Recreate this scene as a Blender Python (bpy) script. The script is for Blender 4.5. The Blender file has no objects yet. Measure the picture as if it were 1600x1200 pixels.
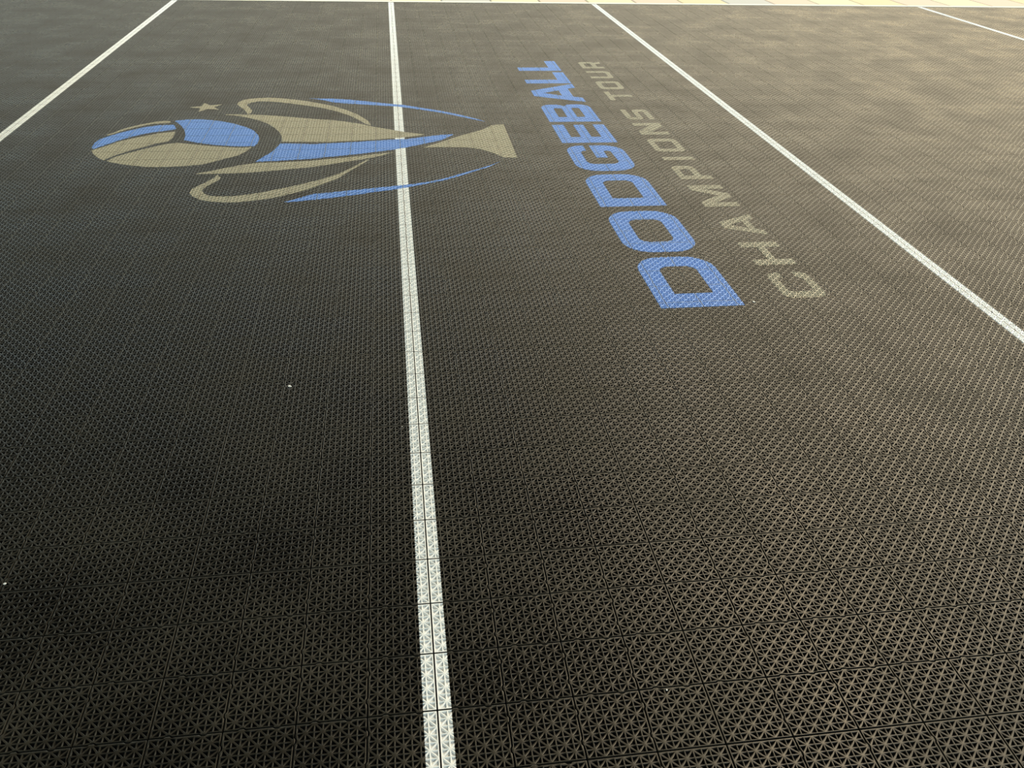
import bpy, math, random
from mathutils import Vector, Euler

random.seed(7)
scene = bpy.context.scene
T = 0.1524                      # edge length of one court tile in metres
COL = scene.collection

# ------------------------------------------------------------------ camera
cam_data = bpy.data.cameras.new('camera')
cam = bpy.data.objects.new('camera', cam_data)
COL.objects.link(cam)
CAM_ROT = (0.984674, -0.028524, -0.133790)
CAM_POS = (-0.187196 * T, -7.245546 * T, 10.477760 * T)
FOCAL_PX = 1272.452
cam.location = CAM_POS
cam.rotation_euler = CAM_ROT
cam_data.sensor_width = 36.0
cam_data.lens = 36.0 * FOCAL_PX / 1600.0
cam_data.clip_start = 0.05
cam_data.clip_end = 500.0
scene.camera = cam

# ------------------------------------------------------------------ sky and exposure
CANOPY = (-10.0, 2.2, -4.0, 6.8, 4.5)          # x from, x to, y from, y to, height of the unseen, assumed roof overhead
SUN_EL, SUN_AZ, AIR, DUST, SKY_STRENGTH = 48.0, 40.0, 2.0, 4.0, 0.32
world = bpy.data.worlds.new('sky')
scene.world = world
world.use_nodes = True
wn = world.node_tree.nodes
wl = world.node_tree.links
for n in list(wn):
    wn.remove(n)
sky = wn.new('ShaderNodeTexSky')
sky.sky_type = 'NISHITA'
sky.sun_disc = False                            # the sun itself is hidden by cloud
sky.sun_elevation = math.radians(SUN_EL)
sky.sun_rotation = math.radians(SUN_AZ)
sky.altitude = 0
sky.air_density = AIR
sky.dust_density = DUST
sky.ozone_density = 1.0
bg = wn.new('ShaderNodeBackground')
bg.inputs['Strength'].default_value = SKY_STRENGTH
wo = wn.new('ShaderNodeOutputWorld')
tint = wn.new('ShaderNodeMix')                  # thin warm haze over the whole sky
tint.data_type = 'RGBA'
tint.blend_type = 'MULTIPLY'
tint.inputs['Factor'].default_value = 1.0
tint.inputs['B'].default_value = (1.0, 0.98, 0.86, 1.0)
wl.new(sky.outputs[0], tint.inputs['A'])
wl.new(tint.outputs['Result'], bg.inputs['Color'])
wl.new(bg.outputs[0], wo.inputs['Surface'])

scene.view_settings.view_transform = 'Standard'
scene.view_settings.look = 'None'
scene.view_settings.exposure = 0.0
scene.view_settings.gamma = 1.0
scene.view_settings.use_curve_mapping = False

# ------------------------------------------------------------------ helpers
def tag(o, label=None, cat=None, group=None, kind=None):
    if label: o['label'] = label
    if cat: o['category'] = cat
    if group: o['group'] = group
    if kind: o['kind'] = kind
    return o

def new_obj(name, mesh, parent=None):
    o = bpy.data.objects.new(name, mesh)
    COL.objects.link(o)
    if parent is not None:
        o.parent = parent
    return o

def mesh_from(name, verts, faces, mat, smooth=None):
    me = bpy.data.meshes.new(name)
    me.from_pydata([tuple(v) for v in verts], [], faces)
    me.materials.append(mat)
    if smooth is not None:
        me.polygons.foreach_set('use_smooth', smooth)
    me.update()
    return me

def rgb(r, g, b):
    return (r, g, b, 1.0)

def material(name, base, rough, spec=0.5, dust=None, dust_amt=0.0, dust_scale=1.2, rough_var=0.0, wear=None):
    """Procedural plastic / paint: broad soft dust clouds plus fine grain, all in world position."""
    m = bpy.data.materials.new(name)
    m.use_nodes = True
    nt = m.node_tree
    N, L = nt.nodes, nt.links
    bsdf = N['Principled BSDF']
    bsdf.inputs['Roughness'].default_value = rough
    bsdf.inputs['Specular IOR Level'].default_value = spec
    geo = N.new('ShaderNodeNewGeometry')
    big = N.new('ShaderNodeTexNoise')
    big.inputs['Scale'].default_value = dust_scale
    big.inputs['Detail'].default_value = 4.0
    big.inputs['Roughness'].default_value = 0.6
    L.new(geo.outputs['Position'], big.inputs['Vector'])
    ramp = N.new('ShaderNodeMapRange')
    ramp.inputs['From Min'].default_value = 0.35
    ramp.inputs['From Max'].default_value = 0.70
    ramp.inputs['To Min'].default_value = 0.0
    ramp.inputs['To Max'].default_value = 1.0
    L.new(big.outputs['Fac'], ramp.inputs['Value'])
    fine = N.new('ShaderNodeTexNoise')
    fine.inputs['Scale'].default_value = 55.0
    fine.inputs['Detail'].default_value = 3.0
    L.new(geo.outputs['Position'], fine.inputs['Vector'])
    prod = N.new('ShaderNodeMath'); prod.operation = 'MULTIPLY'
    L.new(ramp.outputs['Result'], prod.inputs[0])
    L.new(fine.outputs['Fac'], prod.inputs[1])
    amt = N.new('ShaderNodeMath'); amt.operation = 'MULTIPLY'
    L.new(prod.outputs[0], amt.inputs[0])
    amt.inputs[1].default_value = dust_amt * 2.0
    mix = N.new('ShaderNodeMix'); mix.data_type = 'RGBA'
    mix.inputs['A'].default_value = base
    mix.inputs['B'].default_value = dust or base
    L.new(amt.outputs[0], mix.inputs['Factor'])
    L.new(mix.outputs['Result'], bsdf.inputs['Base Color'])
    if rough_var:
        rr = N.new('ShaderNodeMapRange')
        rr.inputs['To Min'].default_value = rough - rough_var
        rr.inputs['To Max'].default_value = rough + rough_var
        L.new(ramp.outputs['Result'], rr.inputs['Value'])
        L.new(rr.outputs['Result'], bsdf.inputs['Roughness'])
    return m

M_TILE = material('black_polypropylene', rgb(0.019, 0.0172, 0.0135), 0.33, 0.26, rgb(0.085, 0.075, 0.05), 0.26, 2.6, 0.12)
M_BASE = material('dark_subfloor', rgb(0.012, 0.012, 0.012), 0.9, 0.2)
M_WHITE = material('white_court_paint', rgb(0.87, 0.89, 0.88), 0.55, 0.4, rgb(0.50, 0.48, 0.42), 0.12, 2.5)
M_BLUE = material('blue_court_paint', rgb(0.15, 0.33, 0.76), 0.45, 0.5, rgb(0.25, 0.33, 0.55), 0.12, 2.5)
M_BEIGE = material('beige_court_paint', rgb(0.44, 0.40, 0.285), 0.5, 0.5, rgb(0.22, 0.19, 0.13), 0.15, 2.5)
M_WORN = material('worn_beige_court_paint', rgb(0.47, 0.43, 0.32), 0.5, 0.4, rgb(0.20, 0.18, 0.13), 0.25, 6.0)
M_KERB = material('pale_kerb_stone', rgb(0.72, 0.70, 0.60), 0.8, 0.3, rgb(0.5, 0.47, 0.36), 0.1, 3.0)
M_JOINT = material('paving_joint_sand', rgb(0.34, 0.31, 0.25), 0.95, 0.2)
PAVE = [material('paving_%s' % n, c, 0.85, 0.3, rgb(0.55, 0.5, 0.4), 0.12, 2.0) for n, c in (
    ('cream', rgb(0.58, 0.54, 0.37)), ('rose', rgb(0.58, 0.46, 0.36)), ('buff', rgb(0.58, 0.50, 0.31)),
    ('grey', rgb(0.44, 0.44, 0.40)), ('green', rgb(0.48, 0.51, 0.41)))]
M_SCRAP = material('white_scrap', rgb(0.85, 0.85, 0.82), 0.6, 0.4)

# ------------------------------------------------------------------ one court tile (in tile units, origin at its near left corner)
NC = 8                          # lattice cells along a side
MARG = 0.021                    # solid rim
CELL = (1.0 - 2 * MARG) / NC
NOTCH = 0.020                   # depth of the interlocking notch
GAP = 0.0120                    # half of the seam
CHAM = 0.0015
LAND = 0.0036                   # half of the flat crest of a bar
DROP = 0.0105                   # how far a bar falls from its ridge to the hole
DEPTH = 0.050

def notch_at(k):
    """offset of a notched seam at lattice index k (pointing to +v or, on upright seams, to -u)"""
    return NOTCH if k == 2 else (-NOTCH if k == 6 else 0.0)

def inset_tri(a, b, c, w):
    """inset a counter-clockwise triangle by w on each side"""
    pts = (a, b, c)
    lines = []
    for i in range(3):
        p, q = pts[i], pts[(i + 1) % 3]
        dx, dy = q[0] - p[0], q[1] - p[1]
        l = math.hypot(dx, dy)
        nx, ny = -dy / l, dx / l
        lines.append((nx, ny, nx * p[0] + ny * p[1] + w[i]))
    out = []
    for i in range(3):
        a1, b1, c1 = lines[i - 1]
        a2, b2, c2 = lines[i]
        det = a1 * b2 - a2 * b1
        out.append(((c1 * b2 - c2 * b1) / det, (a1 * c2 - a2 * c1) / det))
    return out

def tile_faces(left=True, right=True, near=True, far=True, wo=0.0108, wd=0.0132, grow=0.0, lift=0.0, web=0.0):
    """Top faces, hole walls and seam walls of one tile. The flags say which sides are notched."""
    node = {}
    for i in range(NC + 1):
        for j in range(NC + 1):
            x, y = MARG + i * CELL, MARG + j * CELL
            if j == 0 and near: y += notch_at(i)
            if j == NC and far: y += notch_at(i)
            if i == 0 and left: x -= notch_at(j)
            if i == NC and right: x -= notch_at(j)
            node[i, j] = (x, y)
    tops, walls, seams = [], [], []
    wo, wd = wo + grow, wd + grow
    for i in range(NC):
        for j in range(NC):
            a, b, c, d = (i, j), (i + 1, j), (i + 1, j + 1), (i, j + 1)
            if (i + j) % 2 == 0:
                tris = ((a, b, c, (wo, wo, wd)), (a, c, d, (wd, wo, wo)))
            else:
                tris = ((a, b, d, (wo, wd, wo)), (b, c, d, (wo, wo, wd)))
            for p, q, r, w in tris:
                P = (node[p], node[q], node[r])
                I = inset_tri(P[0], P[1], P[2], w)
                C = inset_tri(P[0], P[1], P[2], (LAND + grow,) * 3)
                if web:
                    walls.append([(x, y, -web) for x, y in I])
                for k in range(3):
                    n = (k + 1) % 3
                    tops.append([(P[k][0], P[k][1], lift), (P[n][0], P[n][1], lift),
                                 (C[n][0], C[n][1], lift), (C[k][0], C[k][1], lift)])
                    tops.append([(C[k][0], C[k][1], lift), (C[n][0], C[n][1], lift),
                                 (I[n][0], I[n][1], lift - DROP), (I[k][0], I[k][1], lift - DROP)])
                    walls.append([(I[k][0], I[k][1], lift - DROP), (I[n][0], I[n][1], lift - DROP),
                                  (I[n][0], I[n][1], -DEPTH), (I[k][0], I[k][1], -DEPTH)])
    # the rim, one side at a time
    def side(nodes, offs, outward, axis):
        """nodes: inner lattice nodes in order, offs: notched?; outward: coordinate of the seam and inward sign"""
        seam, sgn = outward
        stations = []
        for k in range(NC + 1):
            if offs and k in (2, 6):
                t = MARG + k * CELL
                d = notch_at(k) * (1 if axis == 0 else -1)
                for e, f in ((-0.056, 0), (-0.026, 1), (0.026, 1), (0.056, 0)):
                    stations.append((t + e, d * f))
            else:
                stations.append((MARG + k * CELL, 0.0))
        stations[0] = (None, 0.0); stations[-1] = (None, 1.0)
        inner, top, low = [], [], []
        for idx, (t, d) in enumerate(stations):
            if t is None:
                e = idx > 0
                nd = nodes[-1] if e else nodes[0]
                def corner(g):
                    tt = 1 - g if e else g
                    return (tt, seam + sgn * g) if axis == 0 else (seam + sgn * g, tt)
                inner.append(nd); top.append(corner(GAP + CHAM)); low.append(corner(GAP))
                continue
            f = (t - MARG) / CELL
            k = min(NC - 1, max(0, int(math.floor(f + 1e-9))))
            f -= k
            A, B = nodes[k], nodes[k + 1]
            inner.append((A[0] + (B[0] - A[0]) * f, A[1] + (B[1] - A[1]) * f))
            g1, g0 = seam + d + sgn * (GAP + CHAM), seam + d + sgn * GAP
            top.append((t, g1) if axis == 0 else (g1, t))
            low.append((t, g0) if axis == 0 else (g0, t))
        flip = (sgn > 0) != (axis == 0)
        for s in range(len(inner) - 1):
            z = lift
            quads = ([(*inner[s], z), (*inner[s + 1], z), (*top[s + 1], z), (*top[s], z)],
                     [(*top[s], z), (*top[s + 1], z), (*low[s + 1], z - CHAM), (*low[s], z - CHAM)])
            wall = [(*low[s], z - CHAM), (*low[s + 1], z - CHAM), (*low[s + 1], -DEPTH), (*low[s], -DEPTH)]
            for qd in quads:
                tops.append(qd if flip else qd[::-1])
            seams.append(wall if flip else wall[::-1])
    side([node[i, 0] for i in range(NC + 1)], near, (0.0, 1), 0)
    side([node[i, NC] for i in range(NC + 1)], far, (1.0, -1), 0)
    side([node[0, j] for j in range(NC + 1)], left, (0.0, 1), 1)
    side([node[NC, j] for j in range(NC + 1)], right, (1.0, -1), 1)
    return tops, walls, seams

def weld(faces, index=None, verts=None, out=None):
    index = {} if index is None else index
    verts = [] if verts is None else verts
    out = [] if out is None else out
    for f in faces:
        ids = []
        for p in f:
            key = (round(p[0], 5), round(p[1], 5), round(p[2], 5))
            if key not in index:
                index[key] = len(verts)
                verts.append((p[0] * T, p[1] * T, p[2] * T))
            if index[key] not in ids:
                ids.append(index[key])
        if len(ids) > 2:
            out.append(ids)
    return verts, out

def tile_mesh(flags):
    tops, walls, seams = tile_faces(*flags)
    verts, faces = weld(tops)
    nt = len(faces)
    verts2, faces2 = weld(walls + seams)
    off = len(verts)
    faces = faces + [[i + off for i in f] for f in faces2]
    me = mesh_from('court_tile', verts + verts2, faces, M_TILE, [i < nt for i in range(len(faces))])
    return me

def flags_of(i, j):
    """notched sides of the tile in column i, row j: seams between the four by four panels are straight"""
    return (i % 4 != 0, (i + 1) % 4 != 0, (j - 3) % 4 != 0, (j + 1 - 3) % 4 != 0)

TILE_CACHE = {}
def tile_mesh_for(flags):
    if flags not in TILE_CACHE:
        TILE_CACHE[flags] = tile_mesh(flags)
    return TILE_CACHE[flags]

PAINT_CACHE = {}
def paint_faces_for(flags, web=0.0):
    if (flags, web) not in PAINT_CACHE:
        PAINT_CACHE[flags, web] = tile_faces(*flags, grow=0.0012, lift=0.0022, web=web)
    return PAINT_CACHE[flags, web]

# ------------------------------------------------------------------ the court floor
U0, U1, V0, V1 = -48, 60, -10, 62

def box_mesh(name, x0, x1, y0, y1, z0, z1, mat):
    v = [(x0, y0, z0), (x1, y0, z0), (x1, y1, z0), (x0, y1, z0), (x0, y0, z1), (x1, y0, z1), (x1, y1, z1), (x0, y1, z1)]
    f = [(3, 2, 1, 0), (4, 5, 6, 7), (0, 1, 5, 4), (1, 2, 6, 5), (2, 3, 7, 6), (3, 0, 4, 7)]
    return mesh_from(name, v, f, mat)

floor = new_obj('floor', box_mesh('floor', U0 * T, U1 * T, V0 * T, V1 * T, -0.12, -DEPTH * T, M_BASE))
tag(floor, 'black interlocking plastic court floor of open lattice tiles', kind='structure')

cam_m = Euler(CAM_ROT).to_matrix().transposed()
cam_p = Vector(CAM_POS)
def project(u, v):
    p = cam_m @ (Vector((u * T, v * T, 0)) - cam_p)
    if p.z > -0.01:
        return None
    return (800 + FOCAL_PX * p.x / -p.z, 600 - FOCAL_PX * p.y / -p.z)

sizes = []
for i in range(U0, U1):
    for j in range(V0, V1):
        q = [project(i + a, j + b) for a, b in ((0, 0), (1, 0), (1, 1), (0, 1))]
        if None in q:
            continue
        if max(p[0] for p in q) < 0 or min(p[0] for p in q) > 1600 or max(p[1] for p in q) < 0 or min(p[1] for p in q) > 1200:
            continue
        q = [(min(1600, max(0, x)), min(1200, max(0, y))) for x, y in q]
        area = abs(sum(q[k][0] * q[(k + 1) % 4][1] - q[(k + 1) % 4][0] * q[k][1] for k in range(4))) / 2
        sizes.append((area, i, j))
sizes.sort(reverse=True)
NEAR = {(i, j) for a, i, j in sizes[:300]}
ALLN = (True, True, True, True)
source_tile = None
for i, j in sorted(NEAR, key=lambda t: (t[1], t[0])):
    fl = flags_of(i, j)
    o = new_obj('tile', tile_mesh_for(fl), floor)
    o.location = (i * T, j * T, 0)
    if fl == ALLN and source_tile is None:
        source_tile = o

far_pts = [(i * T, j * T, 0) for j in range(V0, V1) for i in range(U0, U1) if (i, j) not in NEAR]
fm = bpy.data.meshes.new('tile_field')
fm.from_pydata(far_pts, [], [])
field = new_obj('tile_field', fm, floor)
tag(field, 'black lattice court tiles running on to the far edge', kind='stuff')
fm.materials.append(M_TILE)
ng = bpy.data.node_groups.new('lay_tiles', 'GeometryNodeTree')
ng.interface.new_socket('Geometry', in_out='INPUT', socket_type='NodeSocketGeometry')
ng.interface.new_socket('Geometry', in_out='OUTPUT', socket_type='NodeSocketGeometry')
gi, go = ng.nodes.new('NodeGroupInput'), ng.nodes.new('NodeGroupOutput')
oi = ng.nodes.new('GeometryNodeObjectInfo')
oi.transform_space = 'ORIGINAL'
oi.inputs['Object'].default_value = source_tile
oi.inputs['As Instance'].default_value = False
ip = ng.nodes.new('GeometryNodeInstanceOnPoints')
m2p = ng.nodes.new('GeometryNodeMeshToPoints')
ng.links.new(gi.outputs[0], m2p.inputs['Mesh'])
ng.links.new(m2p.outputs[0], ip.inputs['Points'])
ng.links.new(oi.outputs['Geometry'], ip.inputs['Instance'])
ng.links.new(ip.outputs[0], go.inputs[0])
md = field.modifiers.new('lay_tiles', 'NODES')
md.node_group = ng

# ------------------------------------------------------------------ kerb and paving beyond the court
kerb = new_obj('trim_1', box_mesh('kerb', (U0 - 4) * T, (U1 + 4) * T, V1 * T + 0.004, (V1 + 0.52) * T, -0.12, 0.004, M_KERB))
tag(kerb, 'thin pale kerb along the far edge of the court', kind='structure')
PY0, PY1, PX0, PX1 = (V1 + 0.55) * T, (V1 + 0.55) * T + 9.0, -12.0, 14.0
pave = new_obj('pavement', box_mesh('pavement', PX0 - 30, PX1 + 30, PY0, PY1 + 40, -0.20, -0.012, M_JOINT))
tag(pave, 'sunlit pale paving of cream and pink slabs past the court', kind='structure')
slab_w, slab_d, joint = 0.60, 0.60, 0.010
SLAB = {}
for k, m in enumerate(PAVE):
    w, d, c = slab_w / 2 - joint / 2, slab_d / 2 - joint / 2, 0.008
    v = [(-w, -d, -0.03), (w, -d, -0.03), (w, d, -0.03), (-w, d, -0.03), (-w, -d, -c), (w, -d, -c), (w, d, -c), (-w, d, -c),
         (-w + c, -d + c, 0), (w - c, -d + c, 0), (w - c, d - c, 0), (-w + c, d - c, 0)]
    f = [(0, 1, 5, 4), (1, 2, 6, 5), (2, 3, 7, 6), (3, 0, 4, 7), (4, 5, 9, 8), (5, 6, 10, 9), (6, 7, 11, 10), (7, 4, 8, 11), (8, 9, 10, 11)]
    SLAB[k] = mesh_from('paving_slab', v, f, m)
for r in range(3):
    for c in range(int((PX1 - PX0) / slab_w)):
        x = PX0 + (c + 0.5 + (0.5 if r % 2 else 0)) * slab_w
        y = PY0 + (r + 0.5) * slab_d
        o = new_obj('paving_slab', SLAB[random.choice((0, 0, 1, 1, 2, 2, 3, 4))], pave)
        o.location = (x, y, 0.0)

# ------------------------------------------------------------------ unseen flat canopy, assumed and sized to darken reflections in the near court, open to the right and the far side
M_CANOPY = material('canopy_underside', rgb(0.42, 0.41, 0.38), 0.85, 0.3, rgb(0.28, 0.26, 0.22), 0.2, 1.0)
CX0, CX1, CY0, CY1, CZ = CANOPY
canopy = new_obj('ceiling', box_mesh('canopy', CX0, CX1, CY0, CY1, CZ, CZ + 0.25, M_CANOPY))
tag(canopy, 'unseen flat canopy roof added to shade the near half of the court', kind='structure')
for k in range(int((CY1 - CY0) / 2.4)):
    y = CY0 + 0.6 + k * 2.4
    new_obj('beam', box_mesh('beam', CX0 + 0.02, CX1 - 0.02, y - 0.09, y + 0.09, CZ - 0.32, CZ, M_CANOPY), canopy)
for y in (CY0 + 0.6, CY0 + 0.6 + 2.4 * (int((CY1 - CY0) / 2.4) - 1)):
    new_obj('column', box_mesh('column', CX0 + 0.3, CX0 + 0.7, y - 0.2, y + 0.2, -0.12, CZ - 0.32, M_CANOPY), canopy)

# ------------------------------------------------------------------ paint laid over the lattice
def clip_convex(poly, p, q):
    """split a convex 3D polygon by the upright plane through the 2D line p-q"""
    dx, dy = q[0] - p[0], q[1] - p[1]
    side = [dx * (v[1] - p[1]) - dy * (v[0] - p[0]) for v in poly]
    if all(s >= -1e-7 for s in side) or all(s <= 1e-7 for s in side):
        return [poly]
    A, B = [], []
    n = len(poly)
    for k in range(n):
        v, w, s, t = poly[k], poly[(k + 1) % n], side[k], side[(k + 1) % n]
        if s >= 0: A.append(v)
        if s <= 0: B.append(v)
        if (s > 0 and t < 0) or (s < 0 and t > 0):
            f = s / (s - t)
            x = tuple(v[m] + (w[m] - v[m]) * f for m in range(3))
            A.append(x); B.append(x)
    return [P for P in (A, B) if len(P) > 2]

def inside(edges, x, y):
    r = False
    for (x1, y1), (x2, y2) in edges:
        if (y1 > y) != (y2 > y) and x < (x2 - x1) * (y - y1) / (y2 - y1) + x1:
            r = not r
    return r

def paint_mesh(name, loops, mat, walls=True, without=(), web=0.0):
    """Paint inside the loops (tile units, even-odd): a thin coat on bars, rims and hole walls of the tiles below."""
    edges = [(lp[k], lp[(k + 1) % len(lp)]) for lp in loops for k in range(len(lp))]
    cut = [[(lp[k], lp[(k + 1) % len(lp)]) for k in range(len(lp))] for lp in without]
    cut_edges = [e for c in cut for e in c]
    xs = [p[0] for lp in loops for p in lp]; ys = [p[1] for lp in loops for p in lp]
    verts, faces = [], []
    for i in range(math.floor(min(xs)), math.ceil(max(xs))):
        for j in range(math.floor(min(ys)), math.ceil(max(ys))):
            if not (U0 <= i < U1 and V0 <= j < V1):
                continue
            fl = flags_of(i, j) if (i, j) in NEAR else ALLN
            tops, wl_, _ = paint_faces_for(fl, web)
            te = [e for e in edges + cut_edges if min(e[0][0], e[1][0]) <= i + 1.1 and max(e[0][0], e[1][0]) >= i - .1
                  and min(e[0][1], e[1][1]) <= j + 1.1 and max(e[0][1], e[1][1]) >= j - .1]
            if not te and not inside(edges, i + .5, j + .5):
                continue
            for f in (tops + wl_ if walls else tops):
                poly = [(p[0] + i, p[1] + j, p[2]) for p in f]
                fx0, fx1 = min(p[0] for p in poly), max(p[0] for p in poly)
                fy0, fy1 = min(p[1] for p in poly), max(p[1] for p in poly)
                pieces = [poly]
                for e in te:
                    if (min(e[0][0], e[1][0]) <= fx1 and max(e[0][0], e[1][0]) >= fx0
                            and min(e[0][1], e[1][1]) <= fy1 and max(e[0][1], e[1][1]) >= fy0):
                        pieces = [r for P in pieces for r in clip_convex(P, e[0], e[1])]
                for P in pieces:
                    cx = sum(p[0] for p in P) / len(P); cy = sum(p[1] for p in P) / len(P)
                    if (inside(edges, cx, cy) if te else True) and not any(inside(c, cx, cy) for c in cut):
                        b = len(verts)
                        verts.extend((p[0] * T, p[1] * T, p[2] * T) for p in P)
                        faces.append(list(range(b, b + len(P))))
    return mesh_from(name, verts, faces, mat)

# straight court lines; the printed emblem interrupts the middle one
LINE_HALF = 0.205
def court_line(u, label, without=()):
    loops = [[(u - LINE_HALF, V0), (u + LINE_HALF, V0), (u + LINE_HALF, V1), (u - LINE_HALF, V1)]]
    o = new_obj('court_line', paint_mesh('court_line', loops, M_WHITE, without=without, web=0.034))
    tag(o, label, 'court line', 'white painted court lines')
    return o

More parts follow.
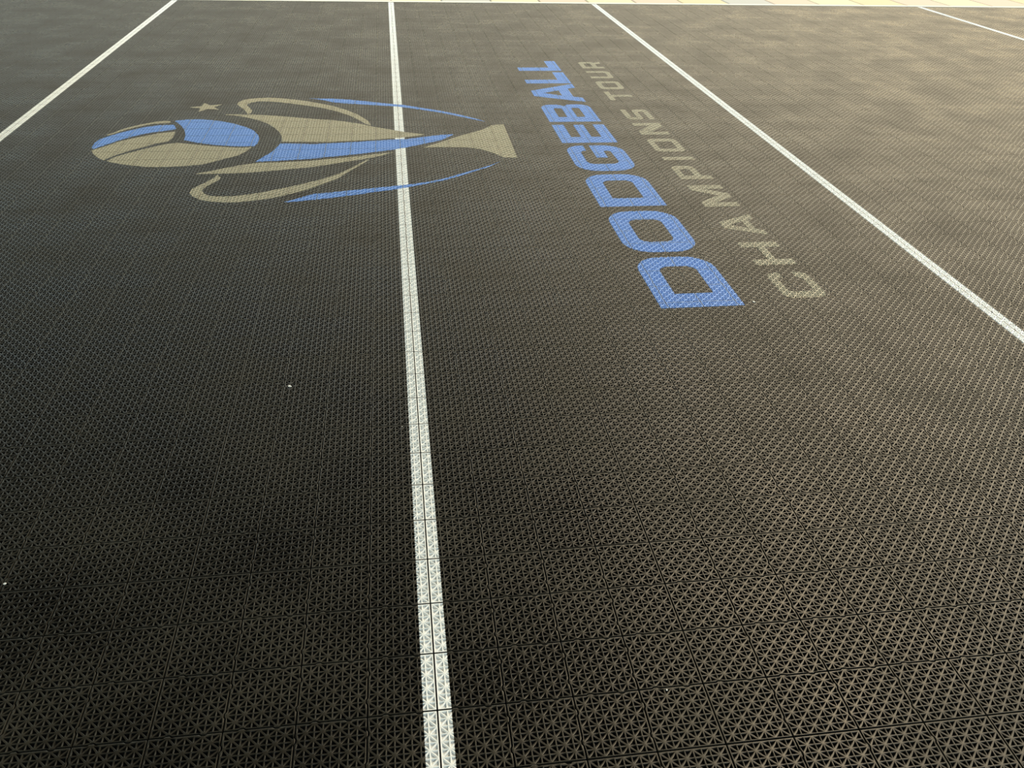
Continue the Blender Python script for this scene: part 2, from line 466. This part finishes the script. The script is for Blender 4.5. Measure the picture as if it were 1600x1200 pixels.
SHAPES = {
    'ball_sliver': [(-11.96, 28.28), (-11.76, 28.59), (-11.57, 29.03), (-11.33, 29.35), (-11.06, 29.62), (-10.73, 29.89), (-10.39, 30.12), (-10.06, 30.23), (-9.85, 30.20), (-9.77, 29.96), (-10.07, 29.87), (-10.45, 29.82), (-10.79, 29.58), (-11.11, 29.27), (-11.41, 28.91), (-11.68, 28.48), (-11.91, 28.20)],
    'ball_band': [(-12.09, 26.60), (-12.14, 27.22), (-12.07, 27.68), (-11.83, 28.10), (-11.45, 28.58), (-11.05, 29.02), (-10.61, 29.37), (-10.14, 29.59), (-9.57, 29.62), (-9.35, 29.00), (-9.71, 28.78), (-10.18, 28.57), (-10.62, 28.28), (-11.02, 27.86), (-11.39, 27.36), (-11.73, 26.79), (-11.99, 26.40)],
    'ball_mid': [(-11.99, 26.24), (-11.78, 26.51), (-11.52, 26.90), (-11.17, 27.43), (-10.76, 27.80), (-10.34, 28.13), (-9.89, 28.43), (-9.31, 28.63), (-9.25, 27.79), (-9.33, 27.32), (-9.72, 27.04), (-10.11, 26.60), (-10.50, 26.21), (-10.86, 25.71), (-11.10, 25.30), (-11.21, 25.00), (-11.50, 25.32), (-11.79, 25.76)],
    'ball_low': [(-11.10, 24.92), (-10.90, 25.41), (-10.54, 25.86), (-10.15, 26.23), (-9.75, 26.62), (-9.33, 26.94), (-8.91, 27.09), (-8.39, 26.90), (-7.73, 26.66), (-7.08, 26.48), (-6.44, 26.35), (-5.92, 26.38), (-6.07, 25.87), (-6.31, 25.39), (-6.71, 25.02), (-7.10, 24.66), (-7.49, 24.35), (-8.04, 24.20), (-8.61, 24.13), (-9.09, 24.13), (-9.44, 24.15), (-9.94, 24.32), (-10.44, 24.52), (-10.84, 24.73)],
    'ball_right': [(-9.68, 30.22), (-9.21, 30.39), (-8.71, 30.44), (-8.18, 30.30), (-7.64, 30.09), (-7.08, 29.71), (-6.50, 29.16), (-6.14, 28.68), (-5.86, 27.98), (-5.77, 27.54), (-5.76, 26.89), (-5.84, 26.53), (-6.31, 26.50), (-6.78, 26.57), (-7.44, 26.75), (-8.11, 27.04), (-8.75, 27.44), (-8.81, 28.10), (-8.98, 28.78), (-9.22, 29.43), (-9.44, 29.85)],
    'cup_upper': [(-7.66, 31.16), (-7.11, 31.15), (-6.58, 31.07), (-6.76, 31.16), (-6.05, 31.04), (-5.19, 30.81), (-4.32, 30.52), (-3.47, 30.25), (-2.90, 30.13), (-2.33, 29.86), (-1.63, 29.47), (-1.17, 29.09), (-0.24, 28.52), (0.23, 28.21), (0.57, 28.08), (1.04, 27.86), (1.07, 27.78), (0.55, 27.57), (0.21, 27.47), (0.21, 27.47), (-0.19, 27.37), (-0.92, 27.21), (-1.58, 27.10), (-2.24, 27.02), (-2.88, 26.93), (-3.53, 26.96), (-4.18, 26.99), (-4.82, 27.05), (-4.83, 27.26), (-4.89, 27.79), (-5.06, 28.43), (-5.34, 29.09), (-5.68, 29.68), (-6.09, 30.18), (-6.54, 30.54), (-7.00, 30.86), (-7.25, 30.96), (-7.66, 31.10)],
    'cup_blue': [(-5.57, 24.59), (-5.36, 25.10), (-5.12, 25.63), (-4.96, 26.23), (-4.84, 26.85), (-4.16, 26.77), (-3.51, 26.69), (-2.87, 26.77), (-2.23, 26.85), (-1.58, 26.94), (-0.92, 27.07), (-0.20, 27.19), (0.21, 27.25), (0.20, 27.19), (0.88, 27.44), (1.57, 27.70), (2.34, 27.84), (1.74, 27.02), (1.01, 26.56), (0.28, 26.11), (-0.18, 25.87), (-0.92, 25.60), (-1.55, 25.37), (-2.17, 25.20), (-2.79, 25.03), (-3.39, 24.86), (-3.99, 24.75), (-4.59, 24.68), (-4.71, 24.64)],
    'cup_lower': [(-7.54, 23.32), (-7.04, 23.61), (-6.65, 23.86), (-6.25, 24.11), (-5.84, 24.32), (-5.41, 24.44), (-4.81, 24.47), (-3.97, 24.53), (-3.38, 24.62), (-2.77, 24.79), (-2.16, 24.92), (-1.55, 25.12), (-1.08, 25.27), (-0.28, 25.52), (-0.76, 25.09), (-1.23, 24.81), (-1.69, 24.59), (-2.15, 24.40), (-2.74, 24.12), (-3.33, 23.87), (-3.91, 23.72), (-4.71, 23.53), (-5.28, 23.40), (-5.85, 23.32), (-6.42, 23.28), (-6.99, 23.26), (-7.53, 23.27)],
    'handle_upper': [(-6.71, 31.21), (-6.85, 31.63), (-7.02, 32.06), (-7.30, 32.61), (-7.41, 32.89), (-7.38, 33.23), (-7.23, 33.62), (-6.96, 33.79), (-6.54, 33.95), (-6.09, 34.00), (-5.48, 33.87), (-4.87, 33.63), (-4.25, 33.32), (-3.63, 32.91), (-3.01, 32.45), (-2.40, 31.80), (-1.83, 30.99), (-1.35, 29.95), (-1.21, 29.23), (-1.45, 29.46), (-1.82, 30.22), (-2.19, 30.80), (-2.75, 31.48), (-2.98, 31.68), (-3.58, 32.19), (-4.19, 32.53), (-4.80, 32.83), (-5.41, 33.12), (-6.02, 33.31), (-6.46, 33.35), (-6.79, 33.16), (-6.93, 32.88), (-6.92, 32.60), (-6.72, 32.16), (-6.58, 31.73), (-6.58, 31.36)],
    'handle_lower': [(-6.74, 23.15), (-6.58, 22.84), (-6.62, 22.59), (-6.77, 22.27), (-6.93, 21.95), (-7.00, 21.71), (-6.99, 21.47), (-6.86, 21.19), (-6.61, 20.98), (-6.20, 20.92), (-5.80, 20.94), (-5.41, 21.07), (-5.02, 21.20), (-4.50, 21.49), (-3.98, 21.78), (-3.44, 22.13), (-2.95, 22.48), (-2.39, 23.01), (-1.97, 23.58), (-1.53, 24.30), (-1.35, 24.62), (-1.26, 24.69), (-1.26, 24.57), (-1.53, 24.06), (-1.96, 23.30), (-2.37, 22.53), (-2.91, 21.93), (-3.39, 21.43), (-3.81, 21.13), (-4.22, 20.84), (-4.68, 20.60), (-5.20, 20.45), (-5.71, 20.33), (-6.11, 20.35), (-6.52, 20.45), (-6.95, 20.66), (-7.26, 21.02), (-7.40, 21.34), (-7.39, 21.73), (-7.20, 22.08), (-6.99, 22.44), (-6.81, 22.85), (-6.78, 23.11)],
    'foot': [(0.93, 26.08), (1.34, 26.44), (1.86, 26.90), (2.59, 27.60), (2.97, 27.93), (3.34, 28.21), (3.65, 28.50), (4.07, 29.09), (4.64, 29.23), (4.61, 24.59), (4.08, 24.63), (3.70, 25.24), (3.26, 25.72), (2.79, 25.95), (2.14, 26.03), (1.48, 26.06), (0.92, 26.03)],
    'swoosh_upper': [(-4.21, 33.82), (-3.68, 33.77), (-3.07, 33.75), (-2.27, 33.55), (-1.32, 33.17), (-0.22, 32.71), (0.26, 32.56), (1.07, 32.05), (1.98, 31.48), (2.85, 30.78), (3.53, 30.11), (3.88, 29.66), (3.51, 29.92), (2.83, 30.48), (1.96, 31.17), (1.06, 31.71), (0.25, 32.14), (-0.23, 32.33), (-1.31, 32.60), (-2.44, 32.88), (-3.00, 33.07), (-3.43, 33.43), (-3.78, 33.66)],
    'swoosh_lower': [(-4.11, 20.27), (-3.78, 20.47), (-3.40, 20.80), (-3.11, 21.01), (-2.59, 21.10), (-2.04, 21.23), (-1.48, 21.36), (-0.91, 21.49), (-0.19, 21.66), (0.24, 21.76), (0.96, 22.01), (1.56, 22.33), (2.20, 22.82), (2.86, 23.29), (3.37, 23.68), (3.90, 24.18), (3.35, 23.54), (2.84, 23.13), (2.18, 22.60), (1.55, 22.15), (0.95, 21.85), (0.24, 21.51), (-0.26, 21.29), (-0.91, 21.09), (-1.47, 20.88), (-2.02, 20.72), (-2.56, 20.56), (-3.10, 20.43), (-3.63, 20.31), (-3.95, 20.24)],
}

court_line(0, 'white painted court line running under the trophy emblem to the far kerb', list(SHAPES.values()))
court_line(16, 'white painted court line running diagonally beside the beige lettering')
court_line(-16, 'white painted court line crossing the upper left corner, beyond the emblem ball')
court_line(44, 'short white painted court line in the upper right corner')

# ------------------------------------------------------------------ lettering
def rrect(s0, s1, h0, h1, r, corners=(1, 1, 1, 1), n=6):
    """rounded rectangle; corners: (s0,h0), (s1,h0), (s1,h1), (s0,h1)"""
    out = []
    for k, (cx, cy, a) in enumerate(((s0 + r, h0 + r, math.pi), (s1 - r, h0 + r, 1.5 * math.pi), (s1 - r, h1 - r, 0), (s0 + r, h1 - r, .5 * math.pi))):
        if corners[k]:
            for m in range(n + 1):
                t = a + m / n * math.pi / 2
                out.append((cx + r * math.cos(t), cy + r * math.sin(t)))
        else:
            out.append(((s0, h0), (s1, h0), (s1, h1), (s0, h1))[k])
    return out

def word(name, label, base, letters, mat, walls, group=None):
    root = bpy.data.objects.new(name, None)
    COL.objects.link(root)
    vs = [p[1] for lab, loops in letters for lp in loops for p in [(0, q[0]) for q in lp]]
    root.location = (base * T, (min(vs) + max(vs)) / 2 * T, 0)
    root.empty_display_size = 0.1
    tag(root, label, 'lettering', group)
    for lab, loops in letters:
        me = paint_mesh('letter', [[(base - h, s) for s, h in lp] for lp in loops], mat, walls)
        me.transform(__import__('mathutils').Matrix.Translation(-root.location))
        o = new_obj('letter', me, root)
        o['label'] = lab
    return root

def L_block(s0, s1, H, st, sh):
    return [[(s0, 0), (s1, 0), (s1, sh), (s0 + st, sh), (s0 + st, H), (s0, H)]]

H1, ST, SH = 2.40, 0.80, 0.63
BIG = []
for s0, s1 in ((11.70, 14.95), (19.15, 22.45)):
    BIG.append((s0, 'blue letter D', [rrect(s0, s1, 0, H1, 0.85, (0, 1, 1, 0)), rrect(s0 + ST, s1 - 0.68, SH, H1 - SH, 0.3, (0, 1, 1, 0))]))
BIG.append((15.3, 'blue letter O', [rrect(15.32, 18.70, 0, H1, 0.85), rrect(16.10, 17.95, SH, H1 - SH, 0.32)]))
g = [(25.35, 1.60), (26.03, 1.60)]
g += [(26.03 - 0.70 + 0.70 * math.cos(t), H1 - 0.70 + 0.70 * math.sin(t)) for t in [k * math.pi / 12 for k in range(0, 7)]]
g += [(22.85 + 0.85 - 0.85 * math.sin(t), H1 - 0.85 + 0.85 * math.cos(t)) for t in [k * math.pi / 12 for k in range(0, 7)]]
g += [(22.85 + 0.85 - 0.85 * math.cos(t), 0.85 - 0.85 * math.sin(t)) for t in [k * math.pi / 12 for k in range(0, 7)]]
g += [(26.03 - 0.85 + 0.85 * math.sin(t), 0.85 - 0.85 * math.cos(t)) for t in [k * math.pi / 12 for k in range(0, 7)]]
g += [(26.03, 1.35), (24.45, 1.35), (24.45, 0.88), (25.30, 0.88), (25.30, 0.70), (25.22, 0.60), (23.95, 0.56), (23.76, 0.64), (23.68, 0.80),
      (23.68, 1.62), (23.76, 1.78), (23.95, 1.86), (25.15, 1.86), (25.28, 1.78), (25.35, 1.70)]
BIG.append((22.85, 'blue letter G', [g]))
BIG.append((26.4, 'blue letter E', [[(26.40, 0), (29.07, 0), (29.07, 0.52), (27.22, 0.52), (27.22, 0.96), (29.03, 0.96), (29.03, 1.42), (27.22, 1.42), (27.22, 1.86), (29.07, 1.86), (29.07, H1), (26.40, H1)]]))
b = [(29.50, 0), (31.85, 0)]
b += [(31.85 + 0.60 * math.sin(t), 0.60 - 0.60 * math.cos(t)) for t in [k * math.pi / 12 for k in range(1, 7)]]
b += [(32.45, 0.85), (32.40, 1.05), (32.12, 1.25), (32.34, 1.42), (32.40, 1.60)]
b += [(31.85 + 0.55 * math.cos(t), H1 - 0.55 + 0.55 * math.sin(t)) for t in [k * math.pi / 12 for k in range(0, 7)]]
b += [(29.50, H1)]
BIG.append((29.5, 'blue letter B', [b, rrect(30.26, 31.83, 0.58, 0.97, 0.12, (0, 1, 1, 0)), rrect(30.26, 31.78, 1.43, 1.84, 0.12, (0, 1, 1, 0))]))
BIG.append((32.86, 'blue letter A', [[(32.86, 0), (33.69, 0), (33.86, 0.43), (35.46, 0.43), (35.62, 0), (36.45, 0), (35.08, H1), (34.02, H1)], [(34.08, 0.97), (35.10, 0.97), (34.62, 1.84)]]))
BIG.append((36.58, 'blue letter L', L_block(36.58, 39.06, H1, 0.78, 0.62)))
BIG.append((39.4, 'blue letter L', L_block(39.40, 41.80, H1, 0.78, 0.62)))
BIG.sort(key=lambda t: t[0])
word('printed_word', 'large bold blue printed word lying beside the trophy emblem', 9.19, [(l, p) for _, l, p in BIG], M_BLUE, True)

H2, S2, B2 = 1.30, 0.40, 0.27       # small letters: height, upright stroke, level stroke
def sm_C(a, b): 
    o = rrect(a, b, 0, H2, 0.30)
    return [[(b, 0.30), (b, 0.44), (b - .36, 0.44), (b - .36, 0.34), (b - .46, B2), (a + S2 + .1, B2), (a + S2, B2 + .1), (a + S2, H2 - B2 - .1), (a + S2 + .1, H2 - B2), (b - .46, H2 - B2), (b - .36, H2 - .34), (b - .36, H2 - .44), (b, H2 - .44), (b, H2 - .30)]
            + [(b - .3 + .3 * math.cos(t), H2 - .3 + .3 * math.sin(t)) for t in [k * math.pi / 8 for k in range(1, 5)]]
            + [(a + .3 - .3 * math.sin(t), H2 - .3 + .3 * math.cos(t)) for t in [k * math.pi / 8 for k in range(0, 5)]]
            + [(a + .3 - .3 * math.cos(t), .3 - .3 * math.sin(t)) for t in [k * math.pi / 8 for k in range(0, 5)]]
            + [(b - .3 + .3 * math.sin(t), .3 - .3 * math.cos(t)) for t in [k * math.pi / 8 for k in range(0, 4)]]]
def sm_H(a, b): return [[(a, 0), (a + S2, 0), (a + S2, .52), (b - S2, .52), (b - S2, 0), (b, 0), (b, H2), (b - S2, H2), (b - S2, .79), (a + S2, .79), (a + S2, H2), (a, H2)]]
def sm_A(a, b):
    m = (a + b) / 2
    return [[(a, 0), (a + .42, 0), (a + .52, .24), (b - .52, .24), (b - .42, 0), (b, 0), (m + .26, H2), (m - .26, H2)], [(a + .62, .48), (b - .62, .48), (m, 1.0)]]
def sm_M(a, b):
    m = (a + b) / 2
    return [[(a, 0), (a + S2, 0), (a + S2, .78), (m - .2, 0), (m + .2, 0), (b - S2, .78), (b - S2, 0), (b, 0), (b, H2), (b - .48, H2), (m, .45), (a + .48, H2), (a, H2)]]
def sm_P(a, b): return [[(a, 0), (a + S2, 0), (a + S2, .36), (b - .28, .36), (b - .08, .44), (b, .62), (b, H2 - .26), (b - .08, H2 - .08), (b - .28, H2), (a, H2)], [(a + S2, .63), (b - .45, .63), (b - S2, .68), (b - S2, H2 - .32), (b - .45, H2 - B2), (a + S2, H2 - B2)]]
def sm_I(a, b): return [[(a, 0), (b, 0), (b, H2), (a, H2)]]
def sm_O(a, b): return [rrect(a, b, 0, H2, .30, n=4), rrect(a + S2, b - S2, B2, H2 - B2, .10, n=2)]
def sm_N(a, b): return [[(a, 0), (a + S2, 0), (a + S2, .74), (b - .52, 0), (b, 0), (b, H2), (b - S2, H2), (b - S2, .56), (a + .52, H2), (a, H2)]]
def sm_S(a, b): return [[(a, .10), (a + .1, 0), (b - .25, 0), (b - .06, .08), (b, .26), (b, .52), (b - .06, .70), (b - .25, .78), (a + S2 + .06, .78), (a + S2, .83), (a + S2, H2 - .32), (a + S2 + .06, H2 - B2), (b, H2 - B2), (b, H2),
                         (a + .25, H2), (a + .06, H2 - .08), (a, H2 - .26), (a, .78), (a + .06, .60), (a + .25, .52), (b - S2 - .06, .52), (b - S2, .47), (b - S2, .32), (b - S2 - .06, B2), (a, B2)]]
def sm_T(a, b):
    m = (a + b) / 2
    return [[(m - .2, 0), (m + .2, 0), (m + .2, H2 - B2), (b, H2 - B2), (b, H2), (a, H2), (a, H2 - B2), (m - .2, H2 - B2)]]
def sm_U(a, b): return [[(a, .30), (a + .08, .08), (a + .30, 0), (b - .30, 0), (b - .08, .08), (b, .30), (b, H2), (b - S2, H2), (b - S2, .34), (b - S2 - .08, B2), (a + S2 + .08, B2), (a + S2, .34), (a + S2, H2), (a, H2)]]
def sm_R(a, b): return [[(a, 0), (a + S2, 0), (a + S2, .36), (b - .60, .36), (b - S2, 0), (b, 0), (b - .22, .40), (b - .04, .50), (b, .62), (b, H2 - .26), (b - .08, H2 - .08), (b - .28, H2), (a, H2)], [(a + S2, .63), (b - .45, .63), (b - S2, .68), (b - S2, H2 - .32), (b - .45, H2 - B2), (a + S2, H2 - B2)]]
SMALL = [('C', sm_C(11.98, 13.62)), ('H', sm_H(14.15, 15.85)), ('A', sm_A(16.38, 18.18)), ('M', sm_M(18.93, 21.08)), ('P', sm_P(21.74, 23.28)), ('I', sm_I(23.98, 24.38)),
         ('O', sm_O(25.05, 26.83)), ('N', sm_N(27.42, 29.18)), ('S', sm_S(29.76, 31.44))]
word('printed_word', 'small beige printed nine letter word starting beside the nearest big blue letter', 11.82, [('beige letter ' + l, p) for l, p in SMALL], M_WORN, False)
SMALL2 = [('T', sm_T(33.15, 34.80)), ('O', sm_O(35.30, 36.97)), ('U', sm_U(37.65, 39.28)), ('R', sm_R(39.95, 41.55))]
word('printed_word', 'small beige printed four letter word nearest the far kerb', 11.80, [('beige letter ' + l, p) for l, p in SMALL2], M_WORN, False)

# ------------------------------------------------------------------ trophy emblem
emblem = bpy.data.objects.new('trophy_emblem', None)
COL.objects.link(emblem)
emblem.location = (4.6 * T, 26.9 * T, 0)
emblem.empty_display_size = 0.1
tag(emblem, 'blue and beige trophy cup and ball emblem printed across the black tiles', 'emblem')
import mathutils
def emblem_part(name, pts, mat, label):
    me = paint_mesh(name, [pts], mat)
    me.transform(mathutils.Matrix.Translation(-emblem.location))
    o = new_obj(name, me, emblem)
    o['label'] = label
    return o
for key, name, mat, label in (
        ('ball_sliver', 'ball_panel', M_BEIGE, 'thin beige sliver at the edge of the ball'),
        ('ball_band', 'ball_panel', M_BLUE, 'narrow curved blue band of the ball'),
        ('ball_mid', 'ball_panel', M_BEIGE, 'curved beige middle panel of the ball'),
        ('ball_low', 'ball_panel', M_BEIGE, 'large beige lower panel of the ball'),
        ('ball_right', 'ball_panel', M_BLUE, 'large blue panel of the ball'),
        ('cup_upper', 'cup_panel', M_BEIGE, 'broad beige side of the cup'),
        ('cup_blue', 'cup_panel', M_BLUE, 'blue stripe down the middle of the cup'),
        ('cup_lower', 'cup_panel', M_BEIGE, 'slim beige side of the cup'),
        ('handle_upper', 'handle', M_BEIGE, 'far curved beige handle'),
        ('handle_lower', 'handle', M_BEIGE, 'near curved beige handle'),
        ('foot', 'cup_foot', M_BEIGE, 'flared beige foot of the cup'),
        ('swoosh_upper', 'swoosh', M_BLUE, 'far thin blue swoosh'),
        ('swoosh_lower', 'swoosh', M_BLUE, 'near thin blue swoosh')):
    emblem_part(name, SHAPES[key], mat, label)
star = []
for k in range(10):
    r = 0.78 if k % 2 == 0 else 0.32
    a = math.pi + k * math.pi / 5
    star.append((-8.68 + r * math.cos(a), 32.39 + r * math.sin(a)))
emblem_part('star', star, M_BEIGE, 'small beige five pointed star')

# ------------------------------------------------------------------ scraps lying on the tiles
def scrap(u, v, size, label, stretch=1.6, rot=0.3):
    n = 7
    ring = [(math.cos(2 * math.pi * k / n) * size * stretch * random.uniform(.75, 1.1), math.sin(2 * math.pi * k / n) * size * random.uniform(.75, 1.1)) for k in range(n)]
    verts = [(x, y, 0.0) for x, y in ring] + [(x * .8, y * .8, size * .35 + random.uniform(0, size * .2)) for x, y in ring]
    faces = [list(range(n))[::-1], list(range(n, 2 * n))] + [(k, (k + 1) % n, n + (k + 1) % n, n + k) for k in range(n)]
    o = new_obj('paper_scrap', mesh_from('paper_scrap', verts, faces, M_SCRAP))
    o.location = (u * T, v * T, 0.0005)
    o.rotation_euler = (0, 0, rot)
    tag(o, label, 'scrap')
scrap(-2.86, 8.72, 0.0052, 'largest white scrap on the dark tiles, left of the middle line', 1.7, -0.4)
scrap(3.42, -0.05, 0.0022, 'tiny white scrap by a tile seam at the bottom right of centre', 1.1, 0.6)
scrap(-0.35, 6.93, 0.0018, 'tiny white scrap just left of the middle line', 1.2, 1.2)
scrap(-6.98, 3.18, 0.0035, 'small pale scrap at the left edge of the view', 1.4, 0.2)
scrap(9.50, 11.85, 0.0050, 'small white scrap beside the nearest big blue letter', 1.5, -0.8)
